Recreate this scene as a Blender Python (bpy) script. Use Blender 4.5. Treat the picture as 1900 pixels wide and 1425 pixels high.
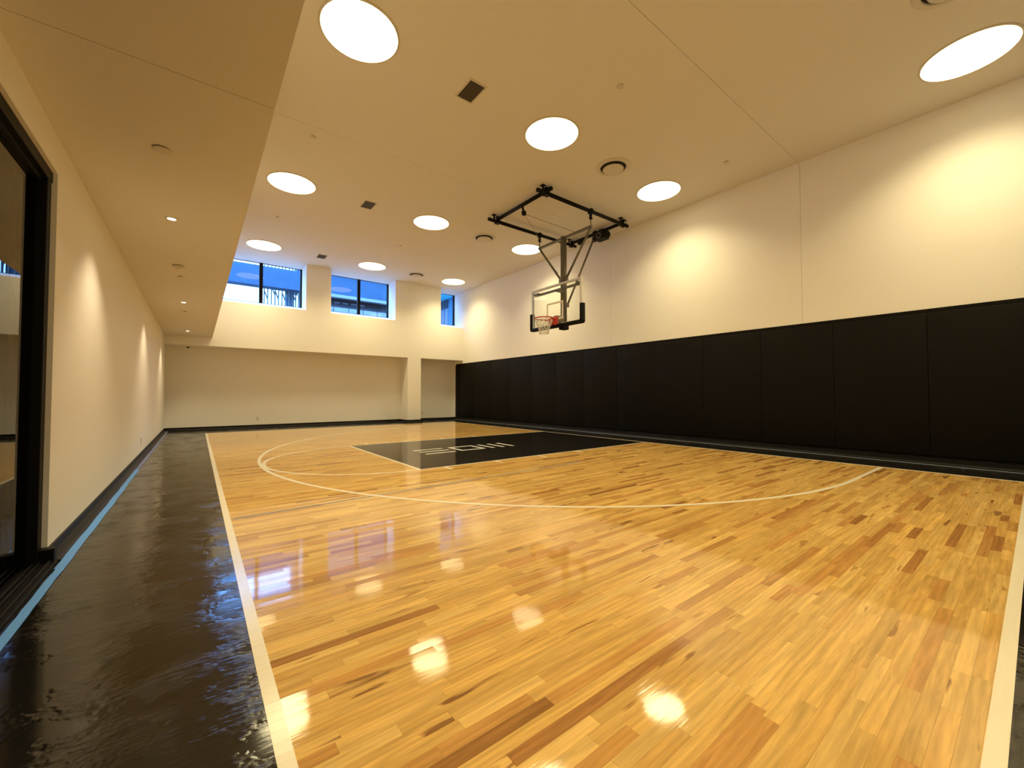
import bpy, bmesh, math, random
from mathutils import Vector, Matrix

scene = bpy.context.scene
for o in list(bpy.data.objects):
    bpy.data.objects.remove(o, do_unlink=True)
COL = scene.collection
random.seed(7)

# ------------------------------------------------------------------ camera, world, exposure
CAM = Vector((-8.4641, -7.569, 1.1366))
YAW, PITCH, ROLL, FPX = 0.6581, 0.0259, -0.0007, 756.5
F_ = Vector((math.sin(YAW) * math.cos(PITCH), math.cos(YAW) * math.cos(PITCH), math.sin(PITCH)))
R_ = Vector((math.cos(YAW), -math.sin(YAW), 0))
U_ = R_.cross(F_)
R2 = R_ * math.cos(ROLL) + U_ * math.sin(ROLL)
U2 = -R_ * math.sin(ROLL) + U_ * math.cos(ROLL)
cam_data = bpy.data.cameras.new('camera')
cam_data.sensor_width = 36.0
cam_data.lens = FPX * 36.0 / 1900.0
cam_data.clip_start = 0.02
cam = bpy.data.objects.new('camera', cam_data)
COL.objects.link(cam)
cam.matrix_world = Matrix(((R2.x, U2.x, -F_.x, CAM.x), (R2.y, U2.y, -F_.y, CAM.y),
                           (R2.z, U2.z, -F_.z, CAM.z), (0, 0, 0, 1)))
scene.camera = cam

world = bpy.data.worlds.new('world')
scene.world = world
world.use_nodes = True
wbg = world.node_tree.nodes['Background']
wbg.inputs['Color'].default_value = (0.72, 0.79, 1.0, 1)
wbg.inputs['Strength'].default_value = 13.0

scene.view_settings.view_transform = 'Standard'
scene.view_settings.look = 'None'
scene.view_settings.exposure = 0.0
scene.view_settings.gamma = 1.0
scene.view_settings.use_curve_mapping = False

LIGHT_COL = (1.0, 0.83, 0.455)
LIGHT_STRENGTH = 4.5
PANEL_POWER = 57.0
SPOT_POWER = 85.0

# ------------------------------------------------------------------ dimensions (metres)
XL, XR = -9.25, 1.0           # left / right wall
YF, YB = 9.05, -9.4           # recessed far wall / wall behind the camera
YH = 8.3                      # face of the upper far wall
ZC = 5.77                     # ceiling
ZH = 2.665                    # underside of the upper far wall
ZS, XS = 2.92, -8.105         # soffit underside, soffit edge
YG = 9.10                     # window glass
XHALF = -8.252                # outer edge of the half court line
YSIDE = 7.435                 # inner edge of the sidelines
FT = 0.3048
LW = 0.051                    # painted line width

# ------------------------------------------------------------------ node helpers
def new_mat(name):
    m = bpy.data.materials.new(name)
    m.use_nodes = True
    nt = m.node_tree
    b = nt.nodes['Principled BSDF']
    return m, nt, b

def N(nt, t, **kw):
    n = nt.nodes.new(t)
    for k, v in kw.items():
        setattr(n, k, v)
    return n

def setin(n, **kw):
    for k, v in kw.items():
        n.inputs[k].default_value = v

def plain(name, col, rough=0.5, metal=0.0, bump=0.0, bscale=200.0, spec=0.5, var=0.0):
    m, nt, b = new_mat(name)
    b.inputs['Base Color'].default_value = (*col, 1)
    b.inputs['Roughness'].default_value = rough
    b.inputs['Metallic'].default_value = metal
    b.inputs['Specular IOR Level'].default_value = spec
    tc = N(nt, 'ShaderNodeTexCoord')
    nz = N(nt, 'ShaderNodeTexNoise')
    nz.inputs['Scale'].default_value = bscale
    nz.inputs['Detail'].default_value = 3
    nt.links.new(tc.outputs['Object'], nz.inputs['Vector'])
    if bump > 0:
        bp = N(nt, 'ShaderNodeBump')
        bp.inputs['Strength'].default_value = 1.0
        bp.inputs['Distance'].default_value = bump
        nt.links.new(nz.outputs['Fac'], bp.inputs['Height'])
        nt.links.new(bp.outputs['Normal'], b.inputs['Normal'])
    if var > 0:
        mx = N(nt, 'ShaderNodeMix', data_type='RGBA')
        mx.inputs['A'].default_value = (*[c * (1 - var) for c in col], 1)
        mx.inputs['B'].default_value = (*[min(1, c * (1 + var)) for c in col], 1)
        nt.links.new(nz.outputs['Fac'], mx.inputs['Factor'])
        nt.links.new(mx.outputs['Result'], b.inputs['Base Color'])
    return m

def emit(name, col, strength):
    m = bpy.data.materials.new(name)
    m.use_nodes = True
    nt = m.node_tree
    nt.nodes.clear()
    e = N(nt, 'ShaderNodeEmission')
    e.inputs['Color'].default_value = (*col, 1)
    e.inputs['Strength'].default_value = strength
    o = N(nt, 'ShaderNodeOutputMaterial')
    nt.links.new(e.outputs['Emission'], o.inputs['Surface'])
    return m

def pane_glass(name, tint, rough=0.0, ior=1.5):
    m = bpy.data.materials.new(name)
    m.use_nodes = True
    nt = m.node_tree
    nt.nodes.clear()
    t = N(nt, 'ShaderNodeBsdfTransparent')
    t.inputs['Color'].default_value = (*tint, 1)
    g = N(nt, 'ShaderNodeBsdfGlossy')
    g.inputs['Roughness'].default_value = rough
    f = N(nt, 'ShaderNodeFresnel')
    f.inputs['IOR'].default_value = ior
    geo = N(nt, 'ShaderNodeNewGeometry')
    inv = N(nt, 'ShaderNodeMath', operation='SUBTRACT')
    inv.inputs[0].default_value = 1.0
    nt.links.new(geo.outputs['Backfacing'], inv.inputs[1])
    mul = N(nt, 'ShaderNodeMath', operation='MULTIPLY')
    nt.links.new(f.outputs['Fac'], mul.inputs[0])
    nt.links.new(inv.outputs[0], mul.inputs[1])
    mx = N(nt, 'ShaderNodeMixShader')
    nt.links.new(mul.outputs[0], mx.inputs[0])
    nt.links.new(t.outputs[0], mx.inputs[1])
    nt.links.new(g.outputs[0], mx.inputs[2])
    o = N(nt, 'ShaderNodeOutputMaterial')
    nt.links.new(mx.outputs[0], o.inputs['Surface'])
    return m

# seams of the boards under painted areas: world Y repeats every board width
PW = 0.054
PY0 = -YSIDE - LW

def floor_bump(nt, b, stroke=0.0006, seam=0.0004, sx=2.2, sy=26.0):
    tc = N(nt, 'ShaderNodeNewGeometry')
    sep = N(nt, 'ShaderNodeSeparateXYZ')
    nt.links.new(tc.outputs['Position'], sep.inputs[0])
    mp = N(nt, 'ShaderNodeMapping')
    mp.inputs['Scale'].default_value = (sx, sy, 1)
    nt.links.new(tc.outputs['Position'], mp.inputs['Vector'])
    nz = N(nt, 'ShaderNodeTexNoise')
    setin(nz, Scale=1.0, Detail=5.0, Roughness=0.6, Distortion=0.6)
    nt.links.new(mp.outputs['Vector'], nz.inputs['Vector'])
    big = N(nt, 'ShaderNodeTexNoise')
    setin(big, Scale=3.4, Detail=4.0, Roughness=0.6)
    nt.links.new(tc.outputs['Position'], big.inputs['Vector'])
    rmp = N(nt, 'ShaderNodeMapRange')
    setin(rmp, **{'From Min': 0.46, 'From Max': 0.66, 'To Min': 0.03, 'To Max': 1.0})
    nt.links.new(big.outputs['Fac'], rmp.inputs['Value'])
    patch = N(nt, 'ShaderNodeMath', operation='MULTIPLY')
    nt.links.new(nz.outputs['Fac'], patch.inputs[0])
    nt.links.new(rmp.outputs['Result'], patch.inputs[1])
    b1 = N(nt, 'ShaderNodeBump')
    setin(b1, Strength=1.0, Distance=stroke)
    nt.links.new(patch.outputs[0], b1.inputs['Height'])
    # seams
    a = N(nt, 'ShaderNodeMath', operation='SUBTRACT')
    nt.links.new(sep.outputs['Y'], a.inputs[0])
    a.inputs[1].default_value = PY0
    d = N(nt, 'ShaderNodeMath', operation='PINGPONG')
    nt.links.new(a.outputs[0], d.inputs[0])
    d.inputs[1].default_value = PW / 2
    r2 = N(nt, 'ShaderNodeMapRange')
    setin(r2, **{'From Min': 0.0, 'From Max': 0.0015, 'To Min': 0.0, 'To Max': 1.0})
    nt.links.new(d.outputs[0], r2.inputs['Value'])
    b2 = N(nt, 'ShaderNodeBump')
    setin(b2, Strength=1.0, Distance=seam)
    nt.links.new(r2.outputs['Result'], b2.inputs['Height'])
    nt.links.new(b1.outputs['Normal'], b2.inputs['Normal'])
    nt.links.new(b2.outputs['Normal'], b.inputs['Normal'])
    return nz, r2

# ------------------------------------------------------------------ materials
M = {}
M['wall'] = plain('white_wall_paint', (0.87, 0.85, 0.80), 0.75, bump=0.0003, bscale=350, spec=0.25)
M['ceil'] = plain('white_ceiling_paint', (0.77, 0.735, 0.67), 0.85, bump=0.0002, bscale=300, spec=0.2)
M['gap'] = plain('joint_shadow_filler', (0.55, 0.52, 0.47), 0.9)
M['pad'] = plain('black_vinyl_padding', (0.0050, 0.0040, 0.0032), 0.6, bump=0.00015, bscale=500, spec=0.13)
M['base'] = plain('black_rubber_base', (0.007, 0.0065, 0.007), 0.5, bump=0.0002, bscale=60, spec=0.28)
M['black_metal'] = plain('black_painted_metal', (0.005, 0.0045, 0.004), 0.5, bump=0.0001, bscale=90, spec=0.15)
M['grey_metal'] = plain('grey_painted_steel', (0.16, 0.145, 0.115), 0.42, metal=0.35, bump=0.0001, bscale=90)
M['alu'] = plain('pale_aluminium_frame', (0.62, 0.60, 0.56), 0.38, metal=0.3, bump=0.0001, bscale=120)
M['white_plastic'] = plain('white_plastic', (0.72, 0.69, 0.63), 0.5, bump=0.0001, bscale=150)
M['cream_plastic'] = plain('cream_plastic', (0.66, 0.61, 0.52), 0.5, bump=0.0001, bscale=150)
M['vent_dark'] = plain('painted_duct_shade', (0.03, 0.026, 0.022), 0.8)  # flat dark sheets in the vents stand in for the shade of the ducts
M['vent_slat'] = plain('brown_grey_vent_blades', (0.11, 0.09, 0.065), 0.5, bump=0.0001)
M['red'] = plain('red_orange_powder_coat', (0.55, 0.03, 0.015), 0.35, bump=0.0001, bscale=120)
M['cord'] = plain('white_nylon_cord', (0.80, 0.77, 0.72), 0.8, bump=0.0004, bscale=600)
M['steel'] = plain('steel_cable', (0.25, 0.22, 0.18), 0.4, metal=0.8)
M['tape'] = plain('blue_masking_tape', (0.12, 0.36, 0.92), 0.6, bump=0.0003, bscale=260, var=0.12)
M['tape_grey'] = plain('pale_grey_blue_tape', (0.44, 0.54, 0.62), 0.6, bump=0.0003, bscale=260, var=0.1)  # pale grey-blue tape colour along the padded wall
M['tape_lavender'] = plain('dull_lavender_tape', (0.15, 0.19, 0.36), 0.6, bump=0.0003, bscale=260, var=0.15)  # duller, darker tape colour for the far stretch
M['tape_thin'] = plain('dull_blue_line_tape', (0.16, 0.22, 0.29), 0.4, bump=0.0002, bscale=260, var=0.1)
M['dark_room'] = plain('painted_corridor_darkness', (0.02, 0.019, 0.018), 0.8)  # darkness of the invented corridor is put into its paint
M['lamp'] = emit('warm_lamp_diffuser', LIGHT_COL, LIGHT_STRENGTH)
M['spot_lamp'] = emit('small_downlight_lens', (1.0, 0.84, 0.6), 12.0)
M['door_glass'] = pane_glass('clear_door_glass', (0.55, 0.55, 0.53), 0.0, 1.62)
M['win_glass'] = pane_glass('daylight_tint_window_glass', (0.48, 0.72, 0.99), 0.0, 1.5)  # blue cast of the daylight is put into the glass tint
M['board_glass'] = pane_glass('clear_backboard_glass', (0.93, 0.94, 0.92), 0.0, 1.5)
M['concrete'] = plain('daylight_blue_concrete', (0.020, 0.063, 0.105), 0.85, bump=0.004, bscale=3.0, var=0.35)  # blue of the daylight is put into the concrete colour
M['concrete_pale'] = plain('pale_concrete', (0.22, 0.23, 0.24), 0.85, bump=0.002, bscale=4.0, var=0.2)
M['ext_dark'] = plain('dark_outside_glazing', (0.03, 0.035, 0.045), 0.25)
M['ext_slat'] = plain('painted_outside_slat', (0.10, 0.13, 0.13), 0.6)
M['ext_panel'] = plain('daylight_blue_wall_panel', (0.05, 0.17, 0.26), 0.6, bump=0.001, bscale=6, var=0.15)  # wall colour carries the blue of the daylight
M['canopy'] = plain('lit_teal_canopy_board', (0.10, 0.66, 0.76), 0.7, bump=0.001, bscale=6, var=0.1)  # bright teal of the lit underside is put into the board colour
M['pavement'] = plain('outside_paving', (0.22, 0.22, 0.22), 0.9, bump=0.002, bscale=8, var=0.2)
M['subfloor'] = plain('dark_subfloor', (0.06, 0.035, 0.015), 0.9)

def wood_material():
    m, nt, b = new_mat('varnished_maple')
    col = N(nt, 'ShaderNodeAttribute', attribute_name='board_colour')
    pl = N(nt, 'ShaderNodeAttribute', attribute_name='board_coord')
    # fine grain along the board
    mp = N(nt, 'ShaderNodeMapping')
    mp.inputs['Scale'].default_value = (4.0, 62.0, 1.0)
    nt.links.new(pl.outputs['Vector'], mp.inputs['Vector'])
    g = N(nt, 'ShaderNodeTexNoise')
    setin(g, Scale=1.0, Detail=4.0, Roughness=0.6, Distortion=1.2)
    nt.links.new(mp.outputs['Vector'], g.inputs['Vector'])
    # cathedral figure
    mp2 = N(nt, 'ShaderNodeMapping')
    mp2.inputs['Scale'].default_value = (0.9, 8.0, 1.0)
    nt.links.new(pl.outputs['Vector'], mp2.inputs['Vector'])
    w = N(nt, 'ShaderNodeTexWave', wave_type='BANDS', bands_direction='Y')
    setin(w, Scale=1.2, Distortion=8.0, Detail=3.0, **{'Detail Scale': 1.2})
    nt.links.new(mp2.outputs['Vector'], w.inputs['Vector'])
    # broad heartwood streaks
    mp3 = N(nt, 'ShaderNodeMapping')
    mp3.inputs['Scale'].default_value = (2.6, 20.0, 1.0)
    nt.links.new(pl.outputs['Vector'], mp3.inputs['Vector'])
    s = N(nt, 'ShaderNodeTexNoise')
    setin(s, Scale=1.0, Detail=2.5, Roughness=0.5, Distortion=0.5)
    nt.links.new(mp3.outputs['Vector'], s.inputs['Vector'])
    thr = N(nt, 'ShaderNodeMapRange')
    setin(thr, **{'From Min': 0.60, 'From Max': 0.67, 'To Min': 0.0, 'To Max': 1.0})
    nt.links.new(s.outputs['Fac'], thr.inputs['Value'])
    sm = N(nt, 'ShaderNodeMath', operation='MULTIPLY')
    nt.links.new(thr.outputs['Result'], sm.inputs[0])
    nt.links.new(col.outputs['Alpha'], sm.inputs[1])
    # soft tone drift inside a board
    thr2 = N(nt, 'ShaderNodeMapRange')
    setin(thr2, **{'From Min': 0.3, 'From Max': 0.7, 'To Min': 0.84, 'To Max': 1.12})
    nt.links.new(s.outputs['Fac'], thr2.inputs['Value'])
    gr = N(nt, 'ShaderNodeMapRange')
    setin(gr, **{'From Min': 0.25, 'From Max': 0.75, 'To Min': 0.82, 'To Max': 1.10})
    nt.links.new(g.outputs['Fac'], gr.inputs['Value'])
    wr = N(nt, 'ShaderNodeMapRange')
    setin(wr, **{'From Min': 0.0, 'From Max': 1.0, 'To Min': 0.92, 'To Max': 1.05})
    nt.links.new(w.outputs['Fac'], wr.inputs['Value'])
    m1 = N(nt, 'ShaderNodeMath', operation='MULTIPLY')
    nt.links.new(gr.outputs['Result'], m1.inputs[0])
    nt.links.new(wr.outputs['Result'], m1.inputs[1])
    m2 = N(nt, 'ShaderNodeMath', operation='MULTIPLY')
    nt.links.new(m1.outputs[0], m2.inputs[0])
    nt.links.new(thr2.outputs['Result'], m2.inputs[1])
    vm = N(nt, 'ShaderNodeVectorMath', operation='SCALE')
    nt.links.new(col.outputs['Color'], vm.inputs[0])
    nt.links.new(m2.outputs[0], vm.inputs['Scale'])
    mix = N(nt, 'ShaderNodeMix', data_type='RGBA')
    nt.links.new(sm.outputs[0], mix.inputs['Factor'])
    nt.links.new(vm.outputs['Vector'], mix.inputs['A'])
    mix.inputs['B'].default_value = (0.20, 0.085, 0.03, 1)
    nt.links.new(mix.outputs['Result'], b.inputs['Base Color'])
    b.inputs['Roughness'].default_value = 0.05
    b.inputs['Specular IOR Level'].default_value = 0.5
    bp = N(nt, 'ShaderNodeBump')
    setin(bp, Strength=1.0, Distance=0.00008)
    nt.links.new(g.outputs['Fac'], bp.inputs['Height'])
    nt.links.new(bp.outputs['Normal'], b.inputs['Normal'])
    return m
M['wood'] = wood_material()

def paint_material(name, col, rough, stroke, seam, sx=2.2, sy=26.0):
    m, nt, b = new_mat(name)
    nz, r2 = floor_bump(nt, b, stroke, seam, sx, sy)
    b.inputs['Roughness'].default_value = rough
    mx = N(nt, 'ShaderNodeMix', data_type='RGBA')
    mx.inputs['A'].default_value = (*[c * 0.9 for c in col], 1)
    mx.inputs['B'].default_value = (*[min(1, c * 1.1) for c in col], 1)
    nt.links.new(nz.outputs['Fac'], mx.inputs['Factor'])
    nt.links.new(mx.outputs['Result'], b.inputs['Base Color'])
    return m
M['black_paint'] = paint_material('gloss_black_court_paint', (0.0095, 0.0085, 0.0075), 0.085, 0.0042, 0.00006, 12.0, 46.0)
M['line_paint'] = paint_material('cream_white_line_paint', (0.80, 0.74, 0.60), 0.16, 0.0004, 0.0003)
M['key_paint'] = paint_material('gloss_black_key_paint', (0.011, 0.010, 0.0095), 0.08, 0.00035, 0.0002)
M['logo_paint'] = paint_material('white_logo_paint', (0.84, 0.82, 0.78), 0.16, 0.0002, 0.0002)

# ------------------------------------------------------------------ mesh helpers
def box(bm, x0, x1, y0, y1, z0, z1, bevel=0.0, seg=2):
    xs, ys, zs = sorted((x0, x1)), sorted((y0, y1)), sorted((z0, z1))
    v = [bm.verts.new((x, y, z)) for z in zs for y in ys for x in xs]
    fs = [(0, 2, 3, 1), (4, 5, 7, 6), (0, 1, 5, 4), (2, 6, 7, 3), (0, 4, 6, 2), (1, 3, 7, 5)]
    faces = [bm.faces.new([v[i] for i in f]) for f in fs]
    if bevel > 0:
        ed = set()
        for f in faces:
            ed.update(f.edges)
        bmesh.ops.bevel(bm, geom=list(ed), offset=bevel, segments=seg, affect='EDGES', profile=0.5)
    return bm

def frame_of(d):
    d = d.normalized()
    a = Vector((0, 0, 1)) if abs(d.z) < 0.95 else Vector((1, 0, 0))
    s = d.cross(a).normalized()
    return s, d.cross(s).normalized()

def tube(bm, pts, r, seg=12, closed=False, caps=True):
    pts = [Vector(p) for p in pts]
    n = len(pts)
    rings = []
    for i, p in enumerate(pts):
        if closed:
            d = pts[(i + 1) % n] - pts[i - 1]
        else:
            d = pts[min(i + 1, n - 1)] - pts[max(i - 1, 0)]
        s, u = frame_of(d)
        rr = r[i] if isinstance(r, (list, tuple)) else r
        rings.append([bm.verts.new(p + s * math.cos(2 * math.pi * k / seg) * rr + u * math.sin(2 * math.pi * k / seg) * rr) for k in range(seg)])
    m = n if closed else n - 1
    for i in range(m):
        a, b = rings[i], rings[(i + 1) % n]
        for k in range(seg):
            f = bm.faces.new((a[k], a[(k + 1) % seg], b[(k + 1) % seg], b[k]))
            f.smooth = True
    if caps and not closed:
        bm.faces.new(rings[0][::-1])
        bm.faces.new(rings[-1])
    return bm

def bar(bm, p0, p1, w, h):
    """rectangular bar between two points"""
    p0, p1 = Vector(p0), Vector(p1)
    s, u = frame_of(p1 - p0)
    vs = []
    for p in (p0, p1):
        for a, b in ((-1, -1), (1, -1), (1, 1), (-1, 1)):
            vs.append(bm.verts.new(p + s * a * w / 2 + u * b * h / 2))
    for f in ((3, 2, 1, 0), (4, 5, 6, 7), (0, 1, 5, 4), (1, 2, 6, 5), (2, 3, 7, 6), (3, 0, 4, 7)):
        bm.faces.new([vs[i] for i in f])
    return bm

def lathe(bm, prof, cx=0, cy=0, seg=48, smooth=True):
    """prof: list of (radius, z); radius 0 allowed at the ends"""
    rings = []
    for r, z in prof:
        if r <= 1e-6:
            rings.append([bm.verts.new((cx, cy, z))])
        else:
            rings.append([bm.verts.new((cx + r * math.cos(2 * math.pi * k / seg), cy + r * math.sin(2 * math.pi * k / seg), z)) for k in range(seg)])
    for a, b in zip(rings, rings[1:]):
        for k in range(seg):
            k2 = (k + 1) % seg
            if len(a) == 1 and len(b) == 1:
                continue
            if len(a) == 1:
                f = bm.faces.new((a[0], b[k2], b[k]))
            elif len(b) == 1:
                f = bm.faces.new((a[k], a[k2], b[0]))
            else:
                f = bm.faces.new((a[k], a[k2], b[k2], b[k]))
            f.smooth = smooth
    return bm

def strip(bm, inner, outer, z0, z1, closed=False):
    """flat ribbon with thickness between two polylines in xy"""
    n = len(inner)
    V = [[bm.verts.new((p[0], p[1], z)) for p in line] for line in (inner, outer) for z in (z0, z1)]
    i0, i1, o0, o1 = V
    m = n if closed else n - 1
    for k in range(m):
        j = (k + 1) % n
        bm.faces.new((i1[k], i1[j], o1[j], o1[k]))
        bm.faces.new((i0[k], o0[k], o0[j], i0[j]))
        bm.faces.new((i0[k], i0[j], i1[j], i1[k]))
        bm.faces.new((o0[k], o1[k], o1[j], o0[j]))
    if not closed:
        bm.faces.new((i0[0], i1[0], o1[0], o0[0]))
        bm.faces.new((i0[-1], o0[-1], o1[-1], i1[-1]))
    return bm

def BM():
    return bmesh.new()

def wloc(o):
    v = Vector((0, 0, 0))
    while o is not None:
        v += Vector(o.location)
        o = o.parent
    return v

def finish(bm, name, recalc=True):
    if recalc:
        bmesh.ops.recalc_face_normals(bm, faces=bm.faces)
    me = bpy.data.meshes.new(name)
    bm.to_mesh(me)
    bm.free()
    return me

def obj(name, bm, mat, parent=None, origin=None, label=None, recalc=True):
    """link bm (world coordinates) as ONE mesh object; origin = world pivot"""
    og = Vector(origin) if origin is not None else (wloc(parent) if parent else Vector((0, 0, 0)))
    bmesh.ops.translate(bm, verts=bm.verts, vec=-og)
    me = finish(bm, name, recalc)
    me.materials.append(M[mat])
    o = bpy.data.objects.new(name, me)
    COL.objects.link(o)
    if parent:
        o.parent = parent
        o.location = og - wloc(parent)
    else:
        o.location = og
    if label:
        o['label'] = label
    return o

def thing(name, label, cat, loc=(0, 0, 0), group=None):
    o = bpy.data.objects.new(name, None)
    o.empty_display_size = 0.1
    COL.objects.link(o)
    o.location = loc
    o['label'] = label
    o['category'] = cat
    if group:
        o['group'] = group
    return o

def tag(o, label, cat, group=None):
    o['label'] = label
    o['category'] = cat
    if group:
        o['group'] = group
    return o

def struct(o, label, cat):
    o['kind'] = 'structure'
    o['label'] = label
    o['category'] = cat
    return o

def copy_tree(o, parent=None):
    c = o.copy()
    COL.objects.link(c)
    c.parent = parent
    for ch in list(o.children):
        if ch.type != 'LIGHT':
            copy_tree(ch, c)
    return c

# ================================================================== SETTING
# ------------------------------------------------------------------ floor
b = BM()
box(b, XL - 0.3, XR + 0.05, YB, YF, -0.12, -0.014)
floor = struct(obj('floor', b, 'subfloor'), 'varnished maple strip court floor with a glossy black painted border', 'floor')

HONEY = [(0.66, 0.405, 0.125), (0.70, 0.44, 0.14), (0.62, 0.37, 0.11), (0.735, 0.475, 0.16), (0.68, 0.415, 0.125)]
def plank_colour(rnd):
    r = rnd.random()
    c = rnd.choice(HONEY)
    k = rnd.uniform(0.9, 1.08)
    streak = 0.0
    if r < 0.04:
        c, k = (0.40, 0.19, 0.058), rnd.uniform(0.8, 1.2)
        streak = rnd.uniform(0.2, 0.8)
    elif r < 0.17:
        c, k = (0.54, 0.285, 0.085), rnd.uniform(0.9, 1.1)
        streak = rnd.uniform(0, 0.5)
    elif r < 0.40:
        streak = rnd.uniform(0.55, 0.95)
    return (c[0] * k, c[1] * k, c[2] * k, streak)

def make_planks(x0, x1, y0, y1, rnd, lmin, lmax):
    out = []
    rows = int(math.ceil((y1 - y0) / PW - 1e-6))
    for i in range(rows):
        ya = y0 + i * PW
        yb = min(ya + PW, y1)
        x = x0 - rnd.uniform(0, lmax)
        while x < x1:
            ln = rnd.uniform(lmin, lmax) if rnd.random() < 0.75 else rnd.uniform(lmin * 0.6, lmin * 1.3)
            a, c = max(x, x0), min(x + ln, x1)
            x += ln
            if c - a < 0.03:
                continue
            out.append((a, c, ya, yb))
    return out

def plank_geo(p, rnd, k=1.0):
    g = 0.00022 * k
    x0, x1, y0, y1 = p[0] + g, p[1] - g, p[2] + g, p[3] - g
    ty = max(-0.00030, min(0.00030, rnd.gauss(0, 0.0045 * k) * (y1 - y0) / 2))
    tx = max(-0.00022, min(0.00022, rnd.gauss(0, 0.0005) * (x1 - x0) / 2))
    vs = []
    for z in (0, 1):
        for (x, sx) in ((x0, -1), (x1, 1)):
            for (y, sy) in ((y0, -1), (y1, 1)):
                vs.append((x, y, -0.014 if z == 0 else sx * tx + sy * ty))
    fs = [(4, 6, 7, 5), (0, 4, 5, 1), (2, 3, 7, 6), (0, 2, 6, 4), (1, 5, 7, 3)]
    seed = rnd.uniform(0, 60)
    lo = (0.0, 0.0)
    cs = [(x - x0 + seed * 7.3, y - y0 + seed, seed) for (x, y, z) in vs]
    return vs, fs, cs

def plank_mesh(name, geos, cols, mat, origin=(0, 0, 0)):
    V, Fc, C, K = [], [], [], []
    for (vs, fs, cs), col in zip(geos, cols):
        o = len(V)
        V += [(v[0] - origin[0], v[1] - origin[1], v[2] - origin[2]) for v in vs]
        Fc += [tuple(i + o for i in f) for f in fs]
        C += cs
        K += [col] * len(vs)
    me = bpy.data.meshes.new(name)
    me.from_pydata(V, [], Fc)
    a = me.attributes.new('board_coord', 'FLOAT_VECTOR', 'POINT')
    a.data.foreach_set('vector', [x for c in C for x in c])
    k = me.attributes.new('board_colour', 'FLOAT_COLOR', 'POINT')
    k.data.foreach_set('color', [x for c in K for x in c])
    me.materials.append(M[mat])
    me.update()
    return me

rnd = random.Random(21)
XA = XHALF + LW * 0.5
court = make_planks(XA, 0.0, -YSIDE - LW, YSIDE + LW, rnd, 0.35, 1.15)
def screen_size(p):
    c = Vector(((p[0] + p[1]) / 2, (p[2] + p[3]) / 2, 0)) - CAM
    z = c.dot(F_)
    if z < 0.3:
        return 0
    u, v = c.dot(R2) / z * FPX, -c.dot(U2) / z * FPX
    if abs(u) > 1000 or abs(v) > 760:
        return 0
    return (p[1] - p[0]) * (p[3] - p[2]) / z ** 3
order = sorted(range(len(court)), key=lambda i: -screen_size(court[i]))
near = set(order[:300])
geos, cols = [], []
for i, p in enumerate(court):
    gm, cl = plank_geo(p, rnd), plank_colour(rnd)
    if i in near:
        og = (p[0], p[2], 0)
        o = bpy.data.objects.new('plank', plank_mesh('plank', [gm], [cl], 'wood', og))
        COL.objects.link(o)
        o.location = og
        o.parent = floor
    else:
        geos.append(gm)
        cols.append(cl)
o = bpy.data.objects.new('plank_field', plank_mesh('plank_field', geos, cols, 'wood'))
COL.objects.link(o)
o.parent = floor
o['kind'] = 'stuff'
o['label'] = 'honey coloured maple boards over the rest of the court'

# black painted border boards
geos, cols = [], []
for (x0, x1, y0, y1) in ((XL + 0.0, XA, YB, YF), (0.0, XR, YB, YF), (XA, 0.0, YSIDE + LW, YF), (XA, 0.0, YB, -YSIDE - LW)):
    for p in make_planks(x0, x1, y0, y1, rnd, 0.5, 1.4):
        geos.append(plank_geo(p, rnd, 0.3))
        cols.append((0, 0, 0, 0))
o = bpy.data.objects.new('border_boards', plank_mesh('border_boards', geos, cols, 'black_paint'))
COL.objects.link(o)
o.parent = floor
o['kind'] = 'stuff'
o['label'] = 'glossy black painted boards around the court'

# painted markings (thin coats lying on the boards)
Z0, Z1, Z2, Z3 = -0.001, 0.0008, 0.0013, 0.0017
def mark(name, x0, x1, y0, y1, mat='line_paint', za=Z0, zb=Z2, parent=None, label=None):
    b = BM()
    box(b, x0, x1, y0, y1, za, zb)
    return obj(name, b, mat, parent or floor, label=label)

mark('half_court_line', XHALF, XHALF + LW, YB, YSIDE + LW, label='broad cream line between the black border and the maple')
mark('sideline', XHALF + LW, 0.0, -YSIDE - LW, -YSIDE, label='cream sideline at the right edge of the picture')
mark('sideline', XHALF + LW, 0.0, YSIDE, YSIDE + LW, label='cream sideline along the far wall')
mark('baseline', -LW * 0.2, LW * 0.8, -YSIDE - LW, YSIDE + LW, label='thin cream baseline along the padded wall')
KX, KW = -19 * FT, 6 * FT
key = mark('key_paint', KX, 0.0, -KW, KW, 'key_paint', Z0, Z1, label='glossy black painted key')
mark('free_throw_line', KX, KX + LW, -KW, KW, za=Z1 - 0.0002)
mark('lane_line', KX + LW, 0.0, -KW - 0.0, -KW + LW * 0.8, za=Z1 - 0.0002)
mark('lane_line', KX + LW, 0.0, KW - LW * 0.8, KW, za=Z1 - 0.0002)
for x in (-5.36, -4.40, -3.41, -2.43):
    mark('lane_mark', x - 0.025, x + 0.025, -KW - 0.22, -KW)
    mark('lane_mark', x - 0.025, x + 0.025, KW, KW + 0.22)
# free throw circle (outer half)
b = BM()
A = [math.pi / 2 + math.pi * k / 72 for k in range(73)]
strip(b, [(KX + math.cos(t) * (KW - LW), math.sin(t) * (KW - LW)) for t in A], [(KX + math.cos(t) * KW, math.sin(t) * KW) for t in A], Z0, Z2)
obj('free_throw_circle', b, 'line_paint', floor)
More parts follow.
